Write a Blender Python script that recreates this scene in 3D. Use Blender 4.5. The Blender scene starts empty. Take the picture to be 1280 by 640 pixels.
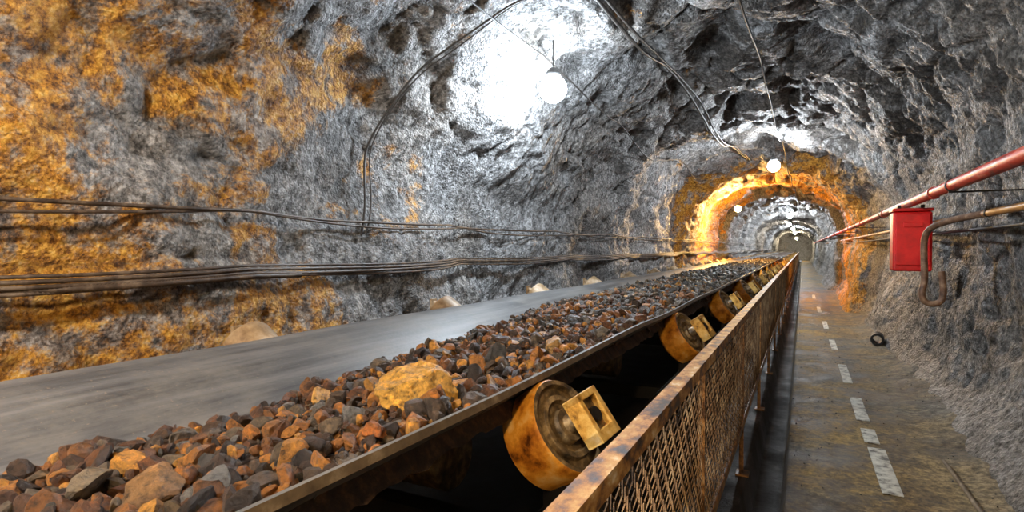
import bpy, bmesh, math, random
import numpy as np
from mathutils import Vector, noise, Matrix
from mathutils.bvhtree import BVHTree
random.seed(7); rng=np.random.default_rng(11)
scene=bpy.context.scene
H=1.5
C=scene.collection

# ---------------------------------------------------------------- helpers
def mesh_obj(name,verts,faces,mats,smooth=False,parent=None,matidx=None):
    me=bpy.data.meshes.new(name)
    me.from_pydata([tuple(v) for v in verts],[],faces)
    for m in (mats if isinstance(mats,list) else [mats]): me.materials.append(m)
    if matidx is not None: me.polygons.foreach_set('material_index',matidx)
    me.polygons.foreach_set('use_smooth',[smooth]*len(me.polygons))
    me.update()
    ob=bpy.data.objects.new(name,me); C.objects.link(ob)
    if parent: ob.parent=parent
    return ob
def empty(name):
    e=bpy.data.objects.new(name,None); C.objects.link(e); return e
class MB:
    def __init__(s): s.v=[];s.f=[];s.m=[]
    def box(s,c,size,rot=None,m=0):
        c=Vector(c);b=len(s.v)
        for x in(-.5,.5):
            for y in(-.5,.5):
                for z in(-.5,.5):
                    p=Vector((x*size[0],y*size[1],z*size[2]))
                    if rot is not None:p=rot@p
                    s.v.append(c+p)
        for q in((0,1,3,2),(4,6,7,5),(0,4,5,1),(2,3,7,6),(0,2,6,4),(1,5,7,3)):
            s.f.append([b+i for i in q]);s.m.append(m)
    def lathe(s,p0,axis,prof,n=40,m=0,mf=None):
        axis=Vector(axis).normalized();p0=Vector(p0)
        u=axis.orthogonal().normalized();w=axis.cross(u);b=len(s.v)
        for (a,r) in prof:
            for k in range(n):
                t=2*math.pi*k/n
                s.v.append(p0+axis*a+(u*math.cos(t)+w*math.sin(t))*r)
        for i in range(len(prof)-1):
            for k in range(n):
                k2=(k+1)%n
                s.f.append([b+i*n+k,b+i*n+k2,b+(i+1)*n+k2,b+(i+1)*n+k]);s.m.append(mf(i) if mf else m)
    def extr(s,prof,ys,m=0,closed=True):
        b=len(s.v);n=len(prof)
        for y in ys:
            for (x,z) in prof: s.v.append(Vector((x,y,z)))
        for i in range(len(ys)-1):
            for k in range(n if closed else n-1):
                k2=(k+1)%n
                s.f.append([b+i*n+k,b+i*n+k2,b+(i+1)*n+k2,b+(i+1)*n+k]);s.m.append(m)
        if closed:
            s.f.append([b+k for k in range(n)]);s.m.append(m)
            s.f.append([b+(len(ys)-1)*n+k for k in reversed(range(n))]);s.m.append(m)
    def obj(s,name,mats,smooth=False,parent=None):
        return mesh_obj(name,s.v,s.f,mats,smooth,parent,s.m)
def autosmooth(ob,ang=40):
    for p in ob.data.polygons:p.use_smooth=True
    ob.data.set_sharp_from_angle(angle=math.radians(ang))
def bevel(ob,w=.004,seg=2):
    md=ob.modifiers.new('b','BEVEL');md.width=w;md.segments=seg;md.limit_method='ANGLE'
def cable(name,paths,rads,mat,parent=None,res=3):
    cu=bpy.data.curves.new(name,'CURVE');cu.dimensions='3D';cu.bevel_depth=1.0;cu.bevel_resolution=res
    for pts,r in zip(paths,rads):
        sp=cu.splines.new('POLY');sp.points.add(len(pts)-1)
        for i,p in enumerate(pts):
            sp.points[i].co=(p[0],p[1],p[2],1);sp.points[i].radius=r
        sp.use_smooth=True
    cu.materials.append(mat)
    ob=bpy.data.objects.new(name,cu);C.objects.link(ob)
    if parent:ob.parent=parent
    return ob

# ---------------------------------------------------------------- node helper
class NT:
    def __init__(s,name):
        s.mat=bpy.data.materials.new(name);s.mat.use_nodes=True
        s.t=s.mat.node_tree;s.b=s.t.nodes['Principled BSDF']
        s.co=s.t.nodes.new('ShaderNodeTexCoord').outputs['Object']
    def n(s,ty): return s.t.nodes.new(ty)
    def l(s,a,b): s.t.links.new(a,b)
    def inp(s,sock,v):
        if isinstance(v,bpy.types.NodeSocket): s.l(v,sock)
        elif isinstance(v,tuple) and len(v)==3 and sock.type=='RGBA': sock.default_value=(*v,1)
        else: sock.default_value=v
    def noise(s,scale,detail=4,rough=.55,stretch=None,dist=0,loc=None):
        n=s.n('ShaderNodeTexNoise');n.inputs['Scale'].default_value=scale
        n.inputs['Detail'].default_value=detail;n.inputs['Roughness'].default_value=rough
        n.inputs['Distortion'].default_value=dist
        co=s.co
        if stretch or loc:
            m=s.n('ShaderNodeMapping');s.l(co,m.inputs[0])
            if stretch:m.inputs['Scale'].default_value=stretch
            if loc:m.inputs['Location'].default_value=loc
            co=m.outputs[0]
        s.l(co,n.inputs['Vector']);return n.outputs['Fac']
    def voro(s,scale,feature='F1'):
        n=s.n('ShaderNodeTexVoronoi');n.feature=feature;n.inputs['Scale'].default_value=scale
        s.l(s.co,n.inputs['Vector']);return n.outputs['Distance']
    def math(s,op,a,b=0.0,clamp=False):
        n=s.n('ShaderNodeMath');n.operation=op;n.use_clamp=clamp
        s.inp(n.inputs[0],a);s.inp(n.inputs[1],b);return n.outputs[0]
    def mr(s,v,a,b,c,d,smooth=False):
        n=s.n('ShaderNodeMapRange');n.interpolation_type='SMOOTHSTEP' if smooth else 'LINEAR'
        s.inp(n.inputs['Value'],v)
        for k,x in zip(('From Min','From Max','To Min','To Max'),(a,b,c,d)):n.inputs[k].default_value=x
        return n.outputs[0]
    def ramp(s,v,stops):
        n=s.n('ShaderNodeValToRGB');s.l(v,n.inputs[0]);cr=n.color_ramp
        while len(cr.elements)<len(stops):cr.elements.new(.5)
        for e,(p,c) in zip(cr.elements,stops):
            e.position=p;e.color=(*c,1) if isinstance(c,tuple) else (c,c,c,1)
        return n.outputs[0]
    def mix(s,f,a,b,mode='MIX'):
        n=s.n('ShaderNodeMix');n.data_type='RGBA';n.blend_type=mode
        s.inp(n.inputs[0],f);s.inp(n.inputs[6],a);s.inp(n.inputs[7],b);return n.outputs[2]
    def xyz(s):
        n=s.n('ShaderNodeSeparateXYZ');s.l(s.co,n.inputs[0]);return n.outputs
    def bump(s,h,strength=.5,dist=.02,prev=None):
        n=s.n('ShaderNodeBump');n.inputs['Strength'].default_value=strength;n.inputs['Distance'].default_value=dist
        s.l(h,n.inputs['Height'])
        if prev is not None:s.l(prev,n.inputs['Normal'])
        s.l(n.outputs[0],s.b.inputs['Normal']);return n.outputs[0]
    def set(s,**k):
        for a,v in k.items():
            s.inp(s.b.inputs[{'color':'Base Color','rough':'Roughness','metal':'Metallic','spec':'Specular IOR Level'}[a]],v)
        return s.mat

# ---------------------------------------------------------------- materials
def m_rock(name):
    t=NT(name);X,Y,Z=t.xyz()
    f=t.noise(19,10,.80); g=t.noise(1.1,6,.65)
    base=t.ramp(f,[(.35,(.018,.017,.016)),(.43,(.11,.108,.105)),(.50,(.27,.268,.265)),(.57,(.46,.458,.46)),(.69,(.80,.80,.80))])
    dk=t.mix(1.0,base,(.42,.395,.37),'MULTIPLY')
    base=t.mix(t.mr(g,.47,.64,0,.8,True),base,dk)
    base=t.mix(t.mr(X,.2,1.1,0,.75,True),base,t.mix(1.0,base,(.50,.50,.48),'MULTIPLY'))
    od=t.noise(.8,7,.66,None,0,(2,8,5))
    base=t.mix(t.mr(od,.48,.64,0,.3,True),base,t.mix(1.0,base,(1.15,.92,.66),'MULTIPLY'))
    d=t.noise(1.5,8,.66,(1.5,.42,1.5),.8)
    dm=t.math('MULTIPLY',t.mr(d,.48,.55,0,1,True),t.mr(Z,2.2,3.0,0,.85,True))
    dm=t.math('MULTIPLY',dm,t.mr(X,-2.1,-1.2,0,1,True))
    base=t.mix(dm,base,t.mix(1.0,base,(.19,.16,.13),'MULTIPLY'))
    # rust staining
    r=t.noise(1.15,9,.70,(1,.9,1),.25,(3.1,.4,2.2))
    grad=t.mr(Y,.9,4.4,.135,-.14)
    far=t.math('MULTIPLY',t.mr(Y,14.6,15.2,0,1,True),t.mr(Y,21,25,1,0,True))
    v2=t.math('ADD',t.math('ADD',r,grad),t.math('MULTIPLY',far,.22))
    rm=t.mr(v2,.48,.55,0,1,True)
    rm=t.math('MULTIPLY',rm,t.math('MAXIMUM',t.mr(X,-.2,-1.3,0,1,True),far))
    rm=t.math('MULTIPLY',rm,t.mr(t.noise(4,8,.72,None,0,(7,1,3)),.40,.52,.15,1,True))
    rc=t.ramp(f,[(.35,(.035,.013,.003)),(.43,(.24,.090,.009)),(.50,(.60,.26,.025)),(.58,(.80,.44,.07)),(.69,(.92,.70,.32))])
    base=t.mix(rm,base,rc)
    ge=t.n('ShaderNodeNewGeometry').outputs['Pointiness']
    base=t.mix(t.mr(ge,.43,.50,.85,0,True),base,t.mix(1.0,base,(.17,.145,.12),'MULTIPLY'))  # shade in the creases painted into the rock colour
    h=t.noise(30,8,.72);vv=t.voro(52);v3=t.voro(22)
    hh=t.math('ADD',h,t.math('ADD',t.math('MULTIPLY',vv,.5),t.math('MULTIPLY',v3,.45)))
    t.bump(hh,1.0,.034)
    return t.set(color=base,rough=t.mr(f,.35,.7,.70,.38),spec=.5)
M_rock=m_rock('shotcrete_rock')

def m_floor():
    t=NT('damp_concrete');X,Y,Z=t.xyz()
    f=t.noise(20,10,.80);g=t.noise(1.7,9,.72)
    base=t.ramp(f,[(.35,(.028,.025,.020)),(.47,(.125,.115,.092)),(.62,(.32,.30,.245))])
    base=t.mix(t.mr(g,.44,.54,0,.85),base,t.mix(1.0,base,(.26,.23,.18),'MULTIPLY'))
    o=t.noise(1.0,8,.68,None,0,(5,2,1))
    om=t.math('MULTIPLY',t.mr(o,.40,.54,.0,.9),t.mr(X,1.2,.3,.3,1))
    base=t.mix(om,base,t.mix(1.0,base,(2.0,1.35,.42),'MULTIPLY'))
    rail_shade=t.mr(X,-.06,-.14,0,1)  # railing shadow painted into the floor colour as a dark strip
    base=t.mix(rail_shade,base,(.012,.009,.007))
    t.bump(t.math('ADD',t.noise(34,9,.78),t.noise(5,4,.5)),.8,.014)
    return t.set(color=base,rough=t.mr(g,.42,.60,.78,.50),spec=.4)
M_floor=m_floor()
def m_simple(name,stops,scale=8,rough=.6,metal=0,bump=.3,bdist=.004,detail=7,stretch=None,bscale=40):
    t=NT(name);f=t.noise(scale,detail,.65,stretch)
    c=t.ramp(f,stops);t.bump(t.noise(bscale,6,.6,stretch),bump,bdist)
    return t.set(color=c,rough=t.mr(f,.3,.7,rough-.1,rough+.12),metal=metal)
def m_belt():
    t=NT('belt_rubber');f=t.noise(3,7,.6,(6,.35,6));g=t.noise(2.6,9,.74,(1.2,.8,1.2))
    c=t.ramp(f,[(.3,(.045,.045,.046)),(.5,(.105,.105,.106)),(.72,(.19,.188,.185))])
    c=t.mix(t.mr(g,.46,.66,0,.6),c,(.22,.205,.18))
    sp=t.noise(70,4,.7);c=t.mix(t.mr(sp,.62,.70,0,.6),c,(.26,.21,.15))
    t.bump(t.noise(60,6,.6,(1,.4,1)),.35,.004)
    return t.set(color=c,rough=t.mr(g,.3,.7,.40,.60),spec=.5)
M_belt=m_belt()
M_dust=m_simple('ore_fines_dirt',[(.3,(.010,.006,.004)),(.5,(.045,.026,.015)),(.7,(.13,.070,.035))],30,.8,0,.8,.01)
M_beltedge=m_simple('belt_edge',[(.3,(.06,.04,.025)),(.55,(.18,.13,.08)),(.7,(.34,.27,.19))],12,.75)
M_rust=m_simple('rusty_painted_steel',[(.32,(.02,.010,.005)),(.44,(.13,.055,.016)),(.56,(.36,.17,.045)),(.72,(.5,.36,.20))],11,.5,.15,.4,.003)
M_railtop=m_simple('worn_rail_paint',[(.36,(.012,.006,.003)),(.44,(.12,.048,.010)),(.52,(.38,.17,.030)),(.60,(.52,.31,.10)),(.70,(.72,.60,.42))],19,.6,.0,.7,.004,stretch=(1,.6,1),detail=12)
M_mesh=m_simple('rusted_wire',[(.35,(.03,.018,.012)),(.5,(.16,.09,.04)),(.7,(.42,.31,.18))],9,.5,.4,.2)
M_dark=m_simple('dark_steel',[(.3,(.005,.004,.004)),(.6,(.016,.013,.010)),(.8,(.04,.028,.016))],6,.6,.3)
M_roller=m_simple('rusty_roller',[(.32,(.09,.022,.003)),(.43,(.50,.16,.012)),(.56,(.80,.34,.035)),(.74,(.90,.60,.24))],13,.42,.0,.4,.004,detail=11)
M_rollend=m_simple('roller_end_cap',[(.34,(.03,.022,.014)),(.5,(.17,.11,.05)),(.68,(.46,.32,.15))],20,.5,.2,.5,.004,detail=11)
M_brk=m_simple('bracket_paint',[(.33,(.18,.08,.018)),(.44,(.56,.29,.05)),(.58,(.76,.50,.15)),(.72,(.84,.68,.40))],20,.5,0,.4,.003,detail=11)
M_tan=m_simple('dusty_roller',[(.3,(.13,.07,.03)),(.5,(.34,.23,.12)),(.7,(.58,.48,.36))],9,.5,0,.3,.003,detail=10)
M_cable=m_simple('cable_sheath',[(.3,(.022,.014,.010)),(.5,(.065,.040,.024)),(.7,(.19,.13,.08))],12,.5,0,.2)
M_wire=m_simple('black_wire',[(.3,(.013,.011,.010)),(.7,(.05,.04,.033))],12,.5,0,.2)
M_redpipe=m_simple('red_pipe_paint',[(.34,(.12,.02,.008)),(.45,(.46,.028,.010)),(.60,(.62,.055,.02)),(.72,(.74,.30,.18))],11,.45,0,.3,.002,stretch=(1,.4,1),detail=11)
M_orpipe=m_simple('ochre_pipe_paint',[(.3,(.10,.035,.01)),(.5,(.42,.18,.035)),(.7,(.62,.36,.13))],8,.5,0,.2,.002,stretch=(1,.4,1))
M_red=m_simple('red_box_paint',[(.3,(.45,.004,.004)),(.6,(.80,.010,.008)),(.8,(.85,.05,.03))],5,.45,0,.1,.002)
M_hose=m_simple('hook_pipe_paint',[(.3,(.05,.022,.014)),(.5,(.17,.09,.05)),(.7,(.36,.24,.15))],14,.5)
M_patch=m_simple('light_patch_pale',[(.38,(.10,.09,.07)),(.45,(.42,.40,.33)),(.54,(.66,.64,.55)),(.7,(.80,.78,.68))],14,.65,detail=10)  # pale colour for the light patches painted on the walkway
M_fix=m_simple('lamp_housing',[(.3,(.05,.05,.05)),(.7,(.2,.2,.2))],12,.4,.5)
def m_ore():
    t=NT('ore_rock');a=t.n('ShaderNodeAttribute');a.attribute_name='rc'
    f=t.noise(46,9,.78)
    c=t.mix(1.0,a.outputs['Color'],t.ramp(f,[(.36,.08),(.5,.72),(.62,1.0)]),'MULTIPLY')
    c=t.mix(t.mr(t.noise(22,8,.78),.53,.64,0,.6),c,t.mix(1.0,c,(2.6,2.3,1.9),'MULTIPLY'))
    t.bump(t.noise(70,8,.74),1.0,.010)
    return t.set(color=c,rough=.40,spec=.6)
M_ore=m_ore()
def m_emit(name,col,st):
    m=bpy.data.materials.new(name);m.use_nodes=True;nt=m.node_tree
    for n in list(nt.nodes):nt.nodes.remove(n)
    e=nt.nodes.new('ShaderNodeEmission');e.inputs[0].default_value=(*col,1);e.inputs[1].default_value=st
    o=nt.nodes.new('ShaderNodeOutputMaterial');nt.links.new(e.outputs[0],o.inputs[0]);return m

# ---------------------------------------------------------------- tunnel shell
CX=-.75;HW=2.2;ZC=1.7;RISE=1.95;NP=340
def base_profile():
    pts=[]
    for z in np.linspace(0,ZC,60,endpoint=False):
        k=1-.085*(1-z/ZC)**1.5-.07*max(0,1-z/.45)**1.3
        pts.append((-HW*k,z,-1.0,0.0))
    for a in np.linspace(math.pi,0,200):
        c,s=math.cos(a),math.sin(a);e=2/2.35
        x=HW*math.copysign(abs(c)**e,c);z=ZC+RISE*abs(s)**e
        pts.append((x,z,c,s))
    for z in np.linspace(ZC,0,61)[1:]:
        k=1-.085*(1-z/ZC)**1.5-.09*max(0,1-z/.5)**1.3
        pts.append((HW*k,z,1.0,0.0))
    P=np.array(pts);d=np.r_[0,np.cumsum(np.hypot(np.diff(P[:,0]),np.diff(P[:,1])))]
    s=np.linspace(0,d[-1],NP)
    return np.stack([np.interp(s,d,P[:,i]) for i in range(4)],1)
BP=base_profile()
def section(y):
    k=1.0
    def st(a,b): 
        t=min(1,max(0,(y-a)/(b-a)));return t*t*(3-2*t)
    k-=.10*st(14.9,15.4); k+=.04*st(17,19); k-=.12*st(22.6,23.2); k+=.10*st(28,31); k-=.07*st(35,36.5)
    return k
ys=list(np.arange(-4,0,.1))+list(np.arange(0,8,.03))+list(np.arange(8,16,.055))+list(np.arange(16,30,.13))+list(np.arange(30,78,.5))
def disp(p,n_up,far):
    q=Vector((p[0],p[1],p[2]))
    a=noise.noise(q*.55)*.22
    a+=noise.noise(Vector((q.x*1.3,q.y*.9,q.z*1.3))+Vector((9,3,1)))*.17
    w=Vector((noise.noise(q*2.5),noise.noise(q*2.5+Vector((7,7,7))),0))*.25
    up=max(0,n_up)
    if q.y<3.0 and q.x<-1: up=max(up,.30*min(1,3.0-q.y))
    if q.x<-1.6 and up>.35: up=.35+(up-.35)*.4
    d1=noise.voronoi(Vector((q.x*1.5,q.y*.9,q.z*1.5))+w*1.5)[0]
    a+=(d1[0]-.35)*(.07+.13*up)
    a+=(.12-min(.12,d1[1]-d1[0]))*(.09+.32*up)
    if not far:
        d2=noise.voronoi(q*4.6+w*2)[0]
        a+=(d2[0]-.35)*.045+(.10-min(.10,d2[1]-d2[0]))*(.02+.04*up)
        a+=noise.noise(q*22)*.013
        a+=noise.noise(q*38)*.007
    a+=noise.noise(q*10)*.020
    a+=noise.noise(q*4.5)*.04
    cell=noise.noise(Vector((q.x*2.2,q.y*1.1,q.z*2.2))+Vector((20,3,3)))
    a+=up*(max(0,cell-.16)*.45)
    return a
verts=[]
for y in ys:
    k=section(y)
    wob=.10*noise.noise(Vector((0,y*.15,5)))
    for (x,z,nx,nz) in BP:
        X=CX+x*k+wob*(1 if y>4 else y/4 if y>0 else 0);Z=z if z<ZC else ZC+(z-ZC)*k
        d=disp((X,y,Z),nz,y>30)
        if nx>.9: d*=.8
        low=1 if Z>.25 else .3+.7*Z/.25
        d*=low
        verts.append((X+nx*d,y,max(-.05,Z+nz*d)))
nY=len(ys)
faces=[]
for i in range(nY-1):
    for j in range(NP-1):
        a=i*NP+j;faces.append((a,a+1,a+NP+1,a+NP))
bvh=BVHTree.FromPolygons([Vector(v) for v in verts],faces)
V=np.array(verts).reshape(nY,NP,3)
def sub(name,j0,j1):
    vv=V[:,j0:j1+1].reshape(-1,3);n=j1-j0+1
    ff=[]
    for i in range(nY-1):
        for j in range(n-1):
            a=i*n+j;ff.append((a,a+n,a+n+1,a+1))
    return mesh_obj(name,vv.tolist(),ff,M_rock,True)
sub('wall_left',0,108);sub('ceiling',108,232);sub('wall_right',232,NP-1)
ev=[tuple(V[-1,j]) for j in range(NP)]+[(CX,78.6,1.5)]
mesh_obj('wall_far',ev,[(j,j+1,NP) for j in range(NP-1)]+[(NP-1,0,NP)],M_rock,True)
# floor
fx=np.concatenate([np.arange(-3.1,-.4,.3),np.arange(-.4,1.75,.04)]);fy=np.concatenate([np.arange(-4,10,.05),np.arange(10,79,.5)])
fv=[];ff=[]
def floor_z(x,y):
    q=Vector((x,y,0))
    amp=.014*min(1,abs(x-.5)/.25)
    z=noise.noise(q*3)*amp+noise.noise(q*11)*amp*.6
    if -.30<x<-.12: z-=.22  # recess added to deepen the painted shadow strip beside the railing
    return z+max(0,(x-.85)/.6)**1.5*(.16+.12*noise.noise(q*2.4))
for y in fy:
    for x in fx: fv.append((x,y,floor_z(x,y)))
n=len(fx)
for i in range(len(fy)-1):
    for j in range(n-1):
        a=i*n+j;ff.append((a,a+1,a+n+1,a+n))
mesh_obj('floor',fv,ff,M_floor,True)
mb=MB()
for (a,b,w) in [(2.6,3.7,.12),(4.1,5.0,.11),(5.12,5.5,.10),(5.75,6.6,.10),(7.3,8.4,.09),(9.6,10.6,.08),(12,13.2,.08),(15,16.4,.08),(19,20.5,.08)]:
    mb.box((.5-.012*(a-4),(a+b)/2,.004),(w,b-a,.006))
mb.obj('floor_light_patches',[M_patch])  # thin slabs imitating patches of light falling through the railing gaps

# ---------------------------------------------------------------- conveyor
conv=empty('belt_conveyor')
bp=[(-2.185,-.445),(-2.165,-.415),(-2.13,-.40),(-2.08,-.402),(-2.0,-.425),(-1.9,-.462),(-1.8,-.505),(-1.7,-.55),(-1.6,-.60),(-1.5,-.635),(-1.4,-.65),(-1.2,-.65),(-1.1,-.64),(-1.0,-.60),(-.9,-.525),(-.82,-.45),(-.765,-.405),(-.745,-.40)]
ly=list(np.arange(-1.5,12,.1))+list(np.arange(12,74,.6))
P=np.array(bp);T=np.gradient(P,axis=0);Nn=np.stack([T[:,1],-T[:,0]],1);Nn/=np.linalg.norm(Nn,axis=1)[:,None]
B2=P+Nn*.020
prof=[tuple(p) for p in P]+[tuple(p) for p in B2[::-1]]
v=[];f=[];mi=[];n=len(prof)
for y in ly:
    for k,(x,z) in enumerate(prof):
        dz=.006*noise.noise(Vector((x*2,y*1.1,0)))+.004*math.sin(y*2.9)*(1 if x<-1.9 or x>-.9 else 0)
        v.append((x,y,z+H+dz))
for i in range(len(ly)-1):
    for k in range(n):
        k2=(k+1)%n
        f.append([i*n+k,i*n+k2,(i+1)*n+k2,(i+1)*n+k]);mi.append(1 if k==len(bp)-1 or k==n-1 else 0)
ob=mesh_obj('belt',v,f,[M_belt,M_beltedge],False,conv,mi);autosmooth(ob,50)
mb=MB();mb.extr([(-2.1,.40),(-.8,.40),(-.8,.415),(-2.1,.415)],[-1.5,74]);mb.obj('return_belt',[M_dark],parent=conv)
# right side rollers
ax=Vector((.80,-.16,.56)).normalized()
nrm=Vector((-.57,0,.82));nrm=(nrm-ax*nrm.dot(ax)).normalized();sd=nrm.cross(ax)
rot=Matrix((ax,sd,nrm)).transposed()
RY=[1.64-2.15]+[1.64+2.15*k for k in range(30)]
R=.156
def capprof(L):
    return [(-L,.0),(-L,R*.9),(-L+.015,R),(-.014,R),(0,R*.95),(0,R*.86),(-.022,R*.83),(-.022,R*.68),(-.006,R*.64),(-.006,R*.54),(-.025,R*.50),(-.025,R*.36),(.004,R*.33),(.004,R*.2),(.055,.022),(.06,0)]
mb=MB();bk=MB();fr=MB()
for y in RY:
    c=Vector((-.638,y,H-.545))
    seg=44 if y<6 else 20
    mb.lathe(c,ax,capprof(.15),seg,mf=lambda i:0 if i<4 else 1)
    mb.lathe(c-ax*.15,ax,[(-.06,.03),(0,.03)],12,1)
    pc=c+ax*.085-nrm*.012
    for (dy,dz,sy,sz) in ((-.048,0,.022,.15),(.048,0,.022,.15),(0,.064,.118,.022),(0,-.060,.118,.036)):
        bk.box(pc+sd*dy+nrm*dz,(.06,sy,sz),rot)
    bk.box(pc-ax*.0,(.014,.085,.125),rot,m=2)
    bk.lathe(pc-ax*.01,ax,[(0,.024),(.035,.024),(.035,0)],16,1)
    bk.box(pc-nrm*.15,(.03,.07,.16),rot,m=1)
    fr.box((-.66,y,H-.80),(.09,.10,.16))
    mb.lathe((-1.75,y+.2,H-.80),(1,0,0),[(0,0),(0,.12),(.01,.13),(.56,.13),(.57,.12),(.57,0)],20,1)
    fr.box((-1.45,y+.05,H-.97),(1.75,.09,.08))
    for lx in (-.66,-2.3): fr.box((lx,y+.3,(H-.9)/2),(.09,.09,H-.9))
o=mb.obj('right_wing_rollers',[M_roller,M_rollend],parent=conv);autosmooth(o,35)
o=bk.obj('roller_brackets',[M_brk,M_dark,M_rollend],parent=conv);bevel(o,.003)
for sx in (-.66,-2.3):
    s_=.05
    fr.extr([(sx-s_,H-.95),(sx+s_,H-.95),(sx+s_,H-.94),(sx-s_+.012,H-.94),(sx-s_+.012,H-.83),(sx+s_,H-.83),(sx+s_,H-.82),(sx-s_,H-.82)],[-1.5,74])
fr.extr([(-.74,.02),(-.735,.02),(-.735,H-.83),(-.74,H-.83)],[-1.5,74])  # added dark sheet standing in for the black shade under the belt
fr.obj('support_frame_and_shade_sheet',[M_dark],parent=conv)
mb=MB();axl=Vector((-.82,0,.572)).normalized()
for y in [-.1]+[1.82+1.62*k for k in range(40)]:
    c=Vector((-2.36,y,H-.43))
    mb.lathe(c,axl,[(-.45,0),(-.45,.11),(-.44,.12),(-.03,.12),(-.01,.112),(0,.09),(.0,.03),(.05,.02),(.05,0)],32)
    mb.box(c+axl*.05-Vector((0,0,.12)),(.02,.06,.3))
o=mb.obj('left_wing_rollers',[M_tan],parent=conv);autosmooth(o,40)

# ---------------------------------------------------------------- ore
def xl(y): return -1.68-min(.20,max(0,.06*(y-1.3)))
def ore_z(x,y):
    l=xl(y);t=(x-l)/(-.80-l)
    zl=np.interp(l,P[:,0],P[:,1]);zr=-.45
    z=zl+(zr-zl)*t+ .012*math.sin(math.pi*min(1,max(0,t)))*(1+3*min(1,max(0,(y-3)/6)))
    return z+.03*noise.noise(Vector((x*3,y*2,1)))+.012*noise.noise(Vector((x*8,y*7,1)))
v=[];f=[];oy=list(np.arange(-1,8,.035))+list(np.arange(8,25,.1))+list(np.arange(25,73,.4));NX=34
for y in oy:
    l=xl(y)
    for j in range(NX):
        t=j/(NX-1);x=l-.03+( -.785-l+.03)*t
        q=Vector((x,y,0))
        z=ore_z(x,y)-.016+.014*noise.noise(q*14)+.01*noise.noise(q*33)
        if y>6: z+=.03*abs(noise.noise(q*9))*min(1,(y-6)/4)+.03*abs(noise.noise(q*4))
        if j==0 or j==NX-1: z-=.05
        v.append((x,y,z+H))
for i in range(len(oy)-1):
    for j in range(NX-1):
        a=i*NX+j;f.append((a,a+1,a+NX+1,a+NX))
fines=mesh_obj('ore_fines',v,f,M_dust,False)
def ico(s):
    bm=bmesh.new();bmesh.ops.create_icosphere(bm,subdivisions=s,radius=1)
    vv=np.array([x.co[:] for x in bm.verts]);fc=np.array([[q.index for q in p.verts] for p in bm.faces]);bm.free();return vv,fc
I2=ico(2);I3=ico(3);I4=ico(4)
class Rocks:
    def __init__(s): s.V=[];s.F=[];s.C=[];s.n=0
    def rock(s,c,sz,I,col,squash=(1,.8,.65),planes=6,hmin=.32,rough=.0,spin=True):
        vv=I[0].copy()
        for _ in range(planes):
            n_=rng.normal(size=3);n_/=np.linalg.norm(n_);h=rng.uniform(hmin,.72)
            dd=vv@n_-h;vv-=np.outer(np.maximum(dd,0),n_)
        if rough:
            for k in range(len(vv)):
                q=Vector(vv[k])*2.2+Vector((c[1]*9,0,0))
                vv[k]*=1+rough*(noise.noise(q)+.6*noise.noise(q*2.6)+.4*noise.noise(q*6))
        else: vv*=1+rng.uniform(-.10,.10,size=(len(vv),1))
        vv*=np.array(squash)
        if spin:
            q,_=np.linalg.qr(rng.normal(size=(3,3)))
            if np.linalg.det(q)<0:q[:,0]*=-1
            vv=vv@q
        vv=vv*sz+np.array(c)
        s.V.append(vv);s.F.append(I[1]+s.n);s.n+=len(vv)
        s.C.append(np.tile(np.array([*col,1.0]),(len(vv),1)))
    def build(s,name):
        ov=np.concatenate(s.V);of=np.concatenate(s.F);oc=np.concatenate(s.C)
        me=bpy.data.meshes.new(name);me.from_pydata(ov.tolist(),[],of.tolist());me.materials.append(M_ore)
        at=me.attributes.new('rc','FLOAT_COLOR','POINT');at.data.foreach_set('color',oc.ravel());me.update()
        o=bpy.data.objects.new(name,me);C.objects.link(o);return o
pal=[(.045,.025,.016),(.085,.055,.034),(.024,.015,.011),(.16,.058,.015),(.32,.12,.018),(.10,.040,.014),(.13,.095,.06),(.52,.24,.035),(.065,.034,.018),(.21,.080,.016),(.40,.16,.025)]
palg=[(.06,.057,.052),(.10,.094,.085),(.028,.026,.023),(.10,.065,.033),(.17,.16,.145),(.13,.085,.04)]
def pick(y):
    return pal[rng.integers(len(pal))] if rng.random()<np.clip(1.40-y/5.5,.25,.92) else palg[rng.integers(len(palg))]
RK=Rocks()
for i in range(11000):
    y=-.5+8.5*rng.random()**1.5;l=xl(y);x=l-.01+(-.80-l)*rng.random()
    s=float(np.clip(rng.lognormal(math.log(.0155),.55),.006,.046))
    if y>3:s*=1.12
    RK.rock((x,y,H+ore_z(x,y)+s*rng.uniform(-.4,.45)),s,I2,pick(y),(1,rng.uniform(.55,.95),rng.uniform(.45,.85)))
for i in range(2600):
    y=8+22*rng.random();l=xl(y);x=l+(-.80-l)*rng.random();s=rng.uniform(.02,.06)
    RK.rock((x,y,H+ore_z(x,y)+s*.2),s,I2,palg[rng.integers(len(palg))])
for i in range(210):
    y=.5+8*rng.random()**1.4;l=xl(y);x=l+.08+(-.88-l-.08)*rng.random();s=rng.uniform(.030,.054)
    RK.rock((x,y,H+ore_z(x,y)+s*.3),s,I3,pick(y),(1,rng.uniform(.6,.9),rng.uniform(.55,.8)),rough=.10)
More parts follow.
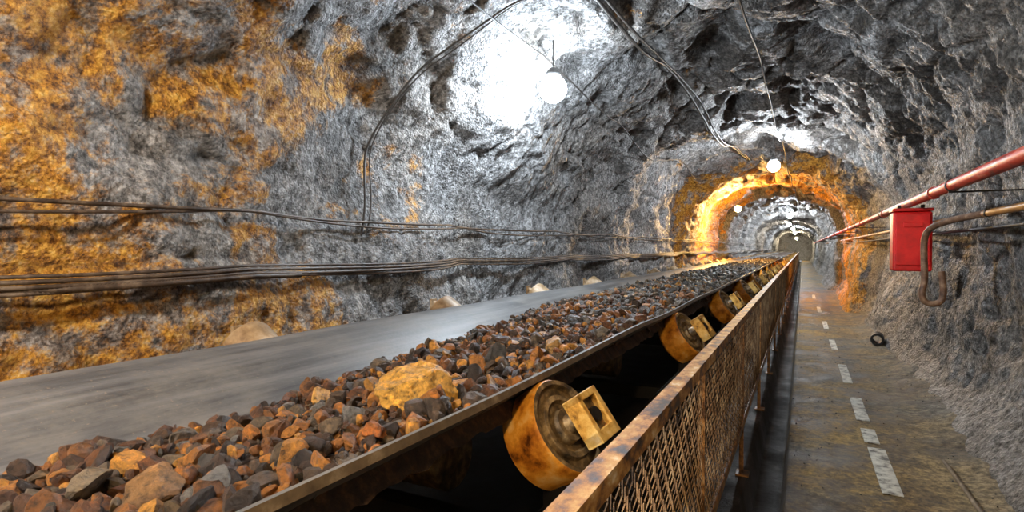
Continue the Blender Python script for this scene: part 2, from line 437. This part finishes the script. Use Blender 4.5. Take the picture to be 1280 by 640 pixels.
for (x,y,s,c) in [(-.97,.68,.066,(.17,.165,.155)),(-1.10,.66,.068,(.30,.16,.06)),(-1.28,.62,.066,(.24,.18,.11)),(-1.0,.88,.048,(.50,.22,.03)),(-.90,1.05,.042,(.34,.11,.02)),
                  (-1.25,1.05,.036,(.28,.12,.03)),(-.98,2.3,.064,(.46,.26,.07)),(-1.08,1.95,.074,(.07,.065,.058)),(-1.30,1.50,.044,(.44,.20,.03)),(-1.46,1.42,.052,(.66,.36,.08)),(-.95,2.9,.055,(.2,.17,.13)),(-1.2,3.2,.065,(.13,.12,.11))]:
    RK.rock((x,y,H+ore_z(x,y)+s*.4),s,I3,c,(1,.85,.7),8,.4,rough=.09)
ore=RK.build('ore_pile');fines.parent=ore;ore.parent=conv
rng=np.random.default_rng(9)
RB=Rocks();RB.rock((-1.02,1.37,H-.435),.128,I4,(.66,.35,.05),(1,.9,.80),10,.50,rough=.12,spin=False)
bo=RB.build('ore_boulder');bo.parent=conv

# ---------------------------------------------------------------- guard rail
rail=empty('guard_railing')
XR=-.345;ZT=H-.44
mb=MB()
mb.extr([(XR-.038,ZT-.006),(XR-.038,ZT),(XR+.012,ZT),(XR+.012,ZT-.045),(XR+.006,ZT-.045),(XR+.006,ZT-.006)],list(np.arange(.1,70,1)))
o=mb.obj('top_rail',[M_railtop],parent=rail)
mb=MB()
mb.extr([(XR-.02,.33),(XR+.012,.33),(XR+.012,.375),(XR+.006,.375),(XR+.006,.336),(XR-.02,.336)],[.1,70])
py=[.64+1.7*k for k in range(40)]
for y in py:
    mb.box((XR-.008,y,(ZT-.006)/2),(.028,.006,ZT-.006))
    mb.box((XR-.019,y+.016,(ZT-.006)/2),(.006,.035,ZT-.006))
    mb.box((XR,y,.006),(.08,.1,.012))
o=mb.obj('posts',[M_rust],parent=rail)
mv=[];mf=[]
def wire(pts,r):
    b=len(mv)
    for p in pts:
        for (a,c_) in ((1,0),(-.5,.87),(-.5,-.87)):
            mv.append((p[0]+a*r,p[1]+c_*r*.7,p[2]+c_*r*.5))
    for i in range(len(pts)-1):
        for k in range(3):
            k2=(k+1)%3;mf.append((b+i*3+k,b+i*3+k2,b+(i+1)*3+k2,b+(i+1)*3+k))
z0,z1=.36,ZT-.02;hh=z1-z0
for dr in (1,-1):
    y=.1-hh;i0=0
    while y<34:
        cell=.042 if y<9 else .06 if y<18 else .1
        seg=int(hh/.026) if y<5 else 1
        pts=[]
        for i in range(seg+1):
            t=i/seg;zz=z0+hh*t;yy=y+(hh*t*.8 if dr>0 else hh*.8*(1-t))
            off=(.003*math.cos(math.pi*(i+i0))*dr if seg>1 else 0)
            if yy>=.1: pts.append((XR-.004+off,yy,zz))
        if len(pts)>1: wire(pts,.0020 if y<9 else .0024)
        y+=cell;i0+=1
o=mesh_obj('wire_mesh',mv,mf,M_mesh,False,rail)

# ---------------------------------------------------------------- cables on the left wall
def wallx(y,z):
    h=bvh.ray_cast(Vector((-1.2,y,z)),Vector((-1,0,0)))
    return h[0].x if h[0] else -2.9
def wall_run(zf,off,y0=.2,y1=70,jit=0,step=.12,seed=0):
    Y=[];y=y0
    while y<y1:
        Y.append(y);y+=step if y<16 else .6
    xs=[wallx(y,zf(y)) for y in Y]
    w=3 if step>.05 else 30
    xs=[max(xs[max(0,i-w):i+w+1]) for i in range(len(xs))]
    kn=5 if step>.05 else 41
    ker=np.ones(kn)/kn;xs=np.convolve(np.pad(xs,kn//2,'edge'),ker,'valid')
    return [(xs[i]+off+jit*noise.noise(Vector((y*.8,seed,0))),y,zf(y)+jit*1.0*noise.noise(Vector((y*.6,seed+9,3)))) for i,y in enumerate(Y)]
def sag(y,per,a): 
    t=(y%per)/per;return -4*a*t*(1-t)
up=[];ur=[]
up.append(wall_run(lambda y:H+.225+sag(y,2.3,.03),.03,jit=.02,seed=1));ur.append(.010)
up.append(wall_run(lambda y:H+.207+sag(y+.6,2.8,.05),.03,jit=.025,seed=4));ur.append(.008)
cable('upper_wall_cables',up,ur,M_cable)
lo=[];lr=[]
for k,(dz,dx,r) in enumerate([(.024,.03,.009),(.006,.04,.011),(-.012,.04,.011),(-.030,.035,.010)]):
    lo.append(wall_run(lambda y,dz=dz,k=k:H-.125+dz+sag(y+.4,2.6,.02+.005*k),dx,jit=.010,seed=k+20));lr.append(r)
cable('lower_wall_cables',lo,lr,M_cable)
cp=wall_run(lambda y:H-.160+sag(y+.4,2.6,.02),.07,y0=.2,y1=2.6,step=.0075,seed=30)
cu=cable('corrugated_conduit',[cp],[.017],M_cable)
for i,p in enumerate(cu.data.splines[0].points): p.radius=.017 if i%2 else .0128

# ---------------------------------------------------------------- overhead wires
def ceil_z(x,y):
    h=bvh.ray_cast(Vector((x,y,1.6)),Vector((0,0,1)))
    return h[0].z if h[0] else 3.5
def over_run(xf,drop,y0,y1,s):
    out=[]
    for y in np.arange(y0,y1,.15):
        x=xf(y);out.append([x,y,ceil_z(x,y)-drop])
    z=np.array([o[2] for o in out]);zz=[z[max(0,i-5):i+6].min() for i in range(len(z))]
    zz=np.convolve(np.pad(zz,4,'edge'),np.ones(9)/9,'valid')
    return [(o[0],o[1],zz[i]+sag(o[1]+s,2.6,.04)) for i,o in enumerate(out)]
cable('lamp_supply_wire',[over_run(lambda y:-2.12-.01*y,.05,-2,15,.3)],[.009],M_wire)
cable('overhead_cables',[over_run(lambda y:-1.62+.03*y,.04,-2,15,1.2),over_run(lambda y:-1.56+.03*y,.05,-2,15,1.9),over_run(lambda y:-.55+.015*y,.03,-2,40,.6)],[.016,.013,.012],M_wire)
pts=[]
for t in np.linspace(0,1,60):
    a=math.radians(184-92*t);yy=3.3+1.1*t
    o_=Vector((CX,yy,1.75));d_=Vector((math.cos(a),0,math.sin(a)))
    h=bvh.ray_cast(o_,d_)
    if h[0]: pts.append(h[0]-d_*.035)
rr=[(p-Vector((CX,p.y,1.75))).length for p in pts]
rr=[min(rr[max(0,i-3):i+4]) for i in range(len(rr))]
rr=np.convolve(np.pad(rr,3,'edge'),np.ones(7)/7,'valid')
pts=[Vector((CX,p.y,1.75))+(p-Vector((CX,p.y,1.75))).normalized()*rr[i] for i,p in enumerate(pts)]
cable('feeder_cable',[pts,[(p[0]+.01,p[1]+.04+.02*math.sin(i*.3),p[2]) for i,p in enumerate(pts)]],[.009,.006],M_wire)

# ---------------------------------------------------------------- right wall pipes
def pipe(name,x,z,r,mat,y1,fl,arm=True):
    e=empty(name)
    mb=MB();prof=[];y=-.5
    while y<y1:
        prof+=[(y,r),(y+fl-.05,r),(y+fl-.05,r*1.2),(y+fl,r*1.2)];y+=fl
    mb.lathe((x,0,z),(0,1,0),prof,28)
    o=mb.obj('pipe_run',[mat],parent=e);autosmooth(o,40)
    hb=MB()
    yy=5.2
    while yy<min(y1,40):
        h=bvh.ray_cast(Vector((x,yy,z)),Vector((1,0,0)));wx=h[0].x if h[0] else 1.5
        if arm:hb.box(((x+wx)/2,yy,z-r-.008),(wx-x+.05,.016,.012))
        hb.lathe((x,yy-.015,z),(0,1,0),[(0,r*1.02),(0,r*1.14),(.03,r*1.14),(.03,r*1.02)],20)
        yy+=4.1
    hb.obj('pipe_hangers',[M_dark],parent=e)
    return e
pipe('red_water_pipe',.98,H+.462,.043,M_redpipe,60,3.2)
pipe('ochre_air_pipe',1.19,H+.252,.026,M_orpipe,60,4.1,False)
pipe('thin_conduit_pipe',1.20,H+.145,.012,M_dark,60,5,False)

rb=empty('red_emergency_box')
bx,by,bz=.985,7.05,H+.065
mb=MB();w,d_,h_=.33,.26,.60
mb.box((bx,by,bz),(w,d_,h_))
o=mb.obj('housing',[M_red],parent=rb);bevel(o,.02,3)
mb=MB();mb.box((bx,by-d_/2-.012,bz+.02),(w*.86,.02,h_*.86));mb.box((bx-.0,by-d_/2-.028,bz+h_*.28),(w*.5,.015,.05))
mb.box((bx+.13,by-d_/2-.03,bz),(.02,.02,.09))
mb.box((bx,by,bz+h_/2+.02),(w*1.05,d_*1.1,.03))
o=mb.obj('door_panel',[M_red],parent=rb);bevel(o,.006,2)
mb=MB()
for dx in (-.1,.1): mb.box((bx+dx,by,bz+h_/2+.05),(.03,.04,.05))
mb.obj('hanger_straps',[M_dark],parent=rb)
hp=[(1.19,5.3,H+.252),(1.12,5.5,H+.24),(1.03,5.75,H+.215),(.955,5.92,H+.17),(.935,6.0,H+.09),(.935,6.0,H-.04),(.94,6.0,H-.18),(.945,6.0,H-.30),(.92,6.0,H-.38),(.93,6.0,H-.46),(.99,6.0,H-.49),(1.06,6.0,H-.47),(1.08,6.0,H-.40),(1.07,6.0,H-.28),(1.06,6.0,H-.20)]
cu=bpy.data.curves.new('bent_pipe_hook','CURVE');cu.dimensions='3D';cu.bevel_depth=.026;cu.bevel_resolution=4;cu.use_fill_caps=True
sp=cu.splines.new('NURBS');sp.points.add(len(hp)-1);sp.order_u=4;sp.use_endpoint_u=True;sp.resolution_u=6
for i,p in enumerate(hp): sp.points[i].co=(*p,1)
cu.materials.append(M_hose);o=bpy.data.objects.new('bent_pipe_hook',cu);C.objects.link(o)

mb=MB();zz=floor_z(1.02,10.2)+.088
mb.lathe((1.02,10.2,zz),(.1,1,.0),[(0,.06),(0,.085),(.0,.09),(.3,.09),(.3,.06),(0,.06)],28)
o=mb.obj('pipe_offcut',[M_dark]);autosmooth(o,40)
mb=MB();mb.lathe((.90,3.4,.035),(-.02,1,.004),[(0,0),(0,.012),(1.4,.012),(1.4,0)],12)
mb.obj('steel_rod',[M_beltedge])
RF=Rocks()
for i in range(500):
    y=2+14*rng.random();x=-.08+1.33*rng.random();s=rng.uniform(.003,.010)
    RF.rock((x,y,floor_z(x,y)+s*.3),s,I2,palg[rng.integers(len(palg))])
RF.build('floor_grit')

# ---------------------------------------------------------------- lamps
COOL=(.88,.94,1.0);WARM=(1.0,.58,.17)
def lamp(x,y,z,P_,col,r=.09):
    e=empty('tunnel_lamp');e.location=(x,y,z)
    mb=MB();prof=[(-r*math.cos(a),max(r*math.sin(a),0)) for a in np.linspace(0,math.pi*.86,8)]
    mb.lathe((0,0,0),(0,0,1),prof,14)
    A=4*math.pi*r*r
    mb.obj('bulb',[m_emit('bulb_glow',col,P_/(math.pi*A))],True,e)
    top=ceil_z(x,y)-z
    mb=MB();mb.lathe((0,0,r*.80),(0,0,1),[(0,r*.3),(0,r*.62),(.05,r*.55),(.09,r*.3),(.10,.008),(max(.12,top-r*.8+.03),.008)],20)
    mb.obj('socket_and_cord',[M_fix],True,e)
lamp(-2.05,4.85,H+1.46,190,(.78,.89,1.0),.125)
lamp(-.50,12.0,H+1.57,210,COOL,.11)
lamp(-1.80,19.0,H+1.22,560,WARM,.09)
lamp(-.5,27.5,H+1.40,260,COOL,.11)
lamp(-.7,36,H+1.35,240,COOL,.11)
lamp(-.6,45,H+1.35,240,(1,.9,.75),.11)
lamp(-.6,56,H+1.33,300,COOL,.12)
lamp(-.6,72,H+1.1,450,(1,.85,.6),.13)
lamp(-1.75,-1.0,H+1.35,290,(.97,.96,.95),.10)  # unseen fill lamp added behind the camera, grazes the left wall
lamp(.1,-1.0,H+1.45,150,(1,.74,.42),.08)  # unseen warm fill lamp, also added behind the camera

w=bpy.data.worlds.new('World');scene.world=w;w.use_nodes=True
w.node_tree.nodes['Background'].inputs[0].default_value=(.9,.9,.9,1);w.node_tree.nodes['Background'].inputs[1].default_value=.3

# ---------------------------------------------------------------- camera
cd=bpy.data.cameras.new('Camera');cam=bpy.data.objects.new('Camera',cd);C.objects.link(cam)
cd.sensor_width=36;cd.lens=20.0;cd.clip_start=.02
cam.location=(0,0,H)
cam.rotation_euler=(math.radians(90)-math.atan(10/711),0,math.atan(363/711))
scene.camera=cam
scene.view_settings.view_transform='Standard'
scene.view_settings.look='None'
scene.view_settings.exposure=.65
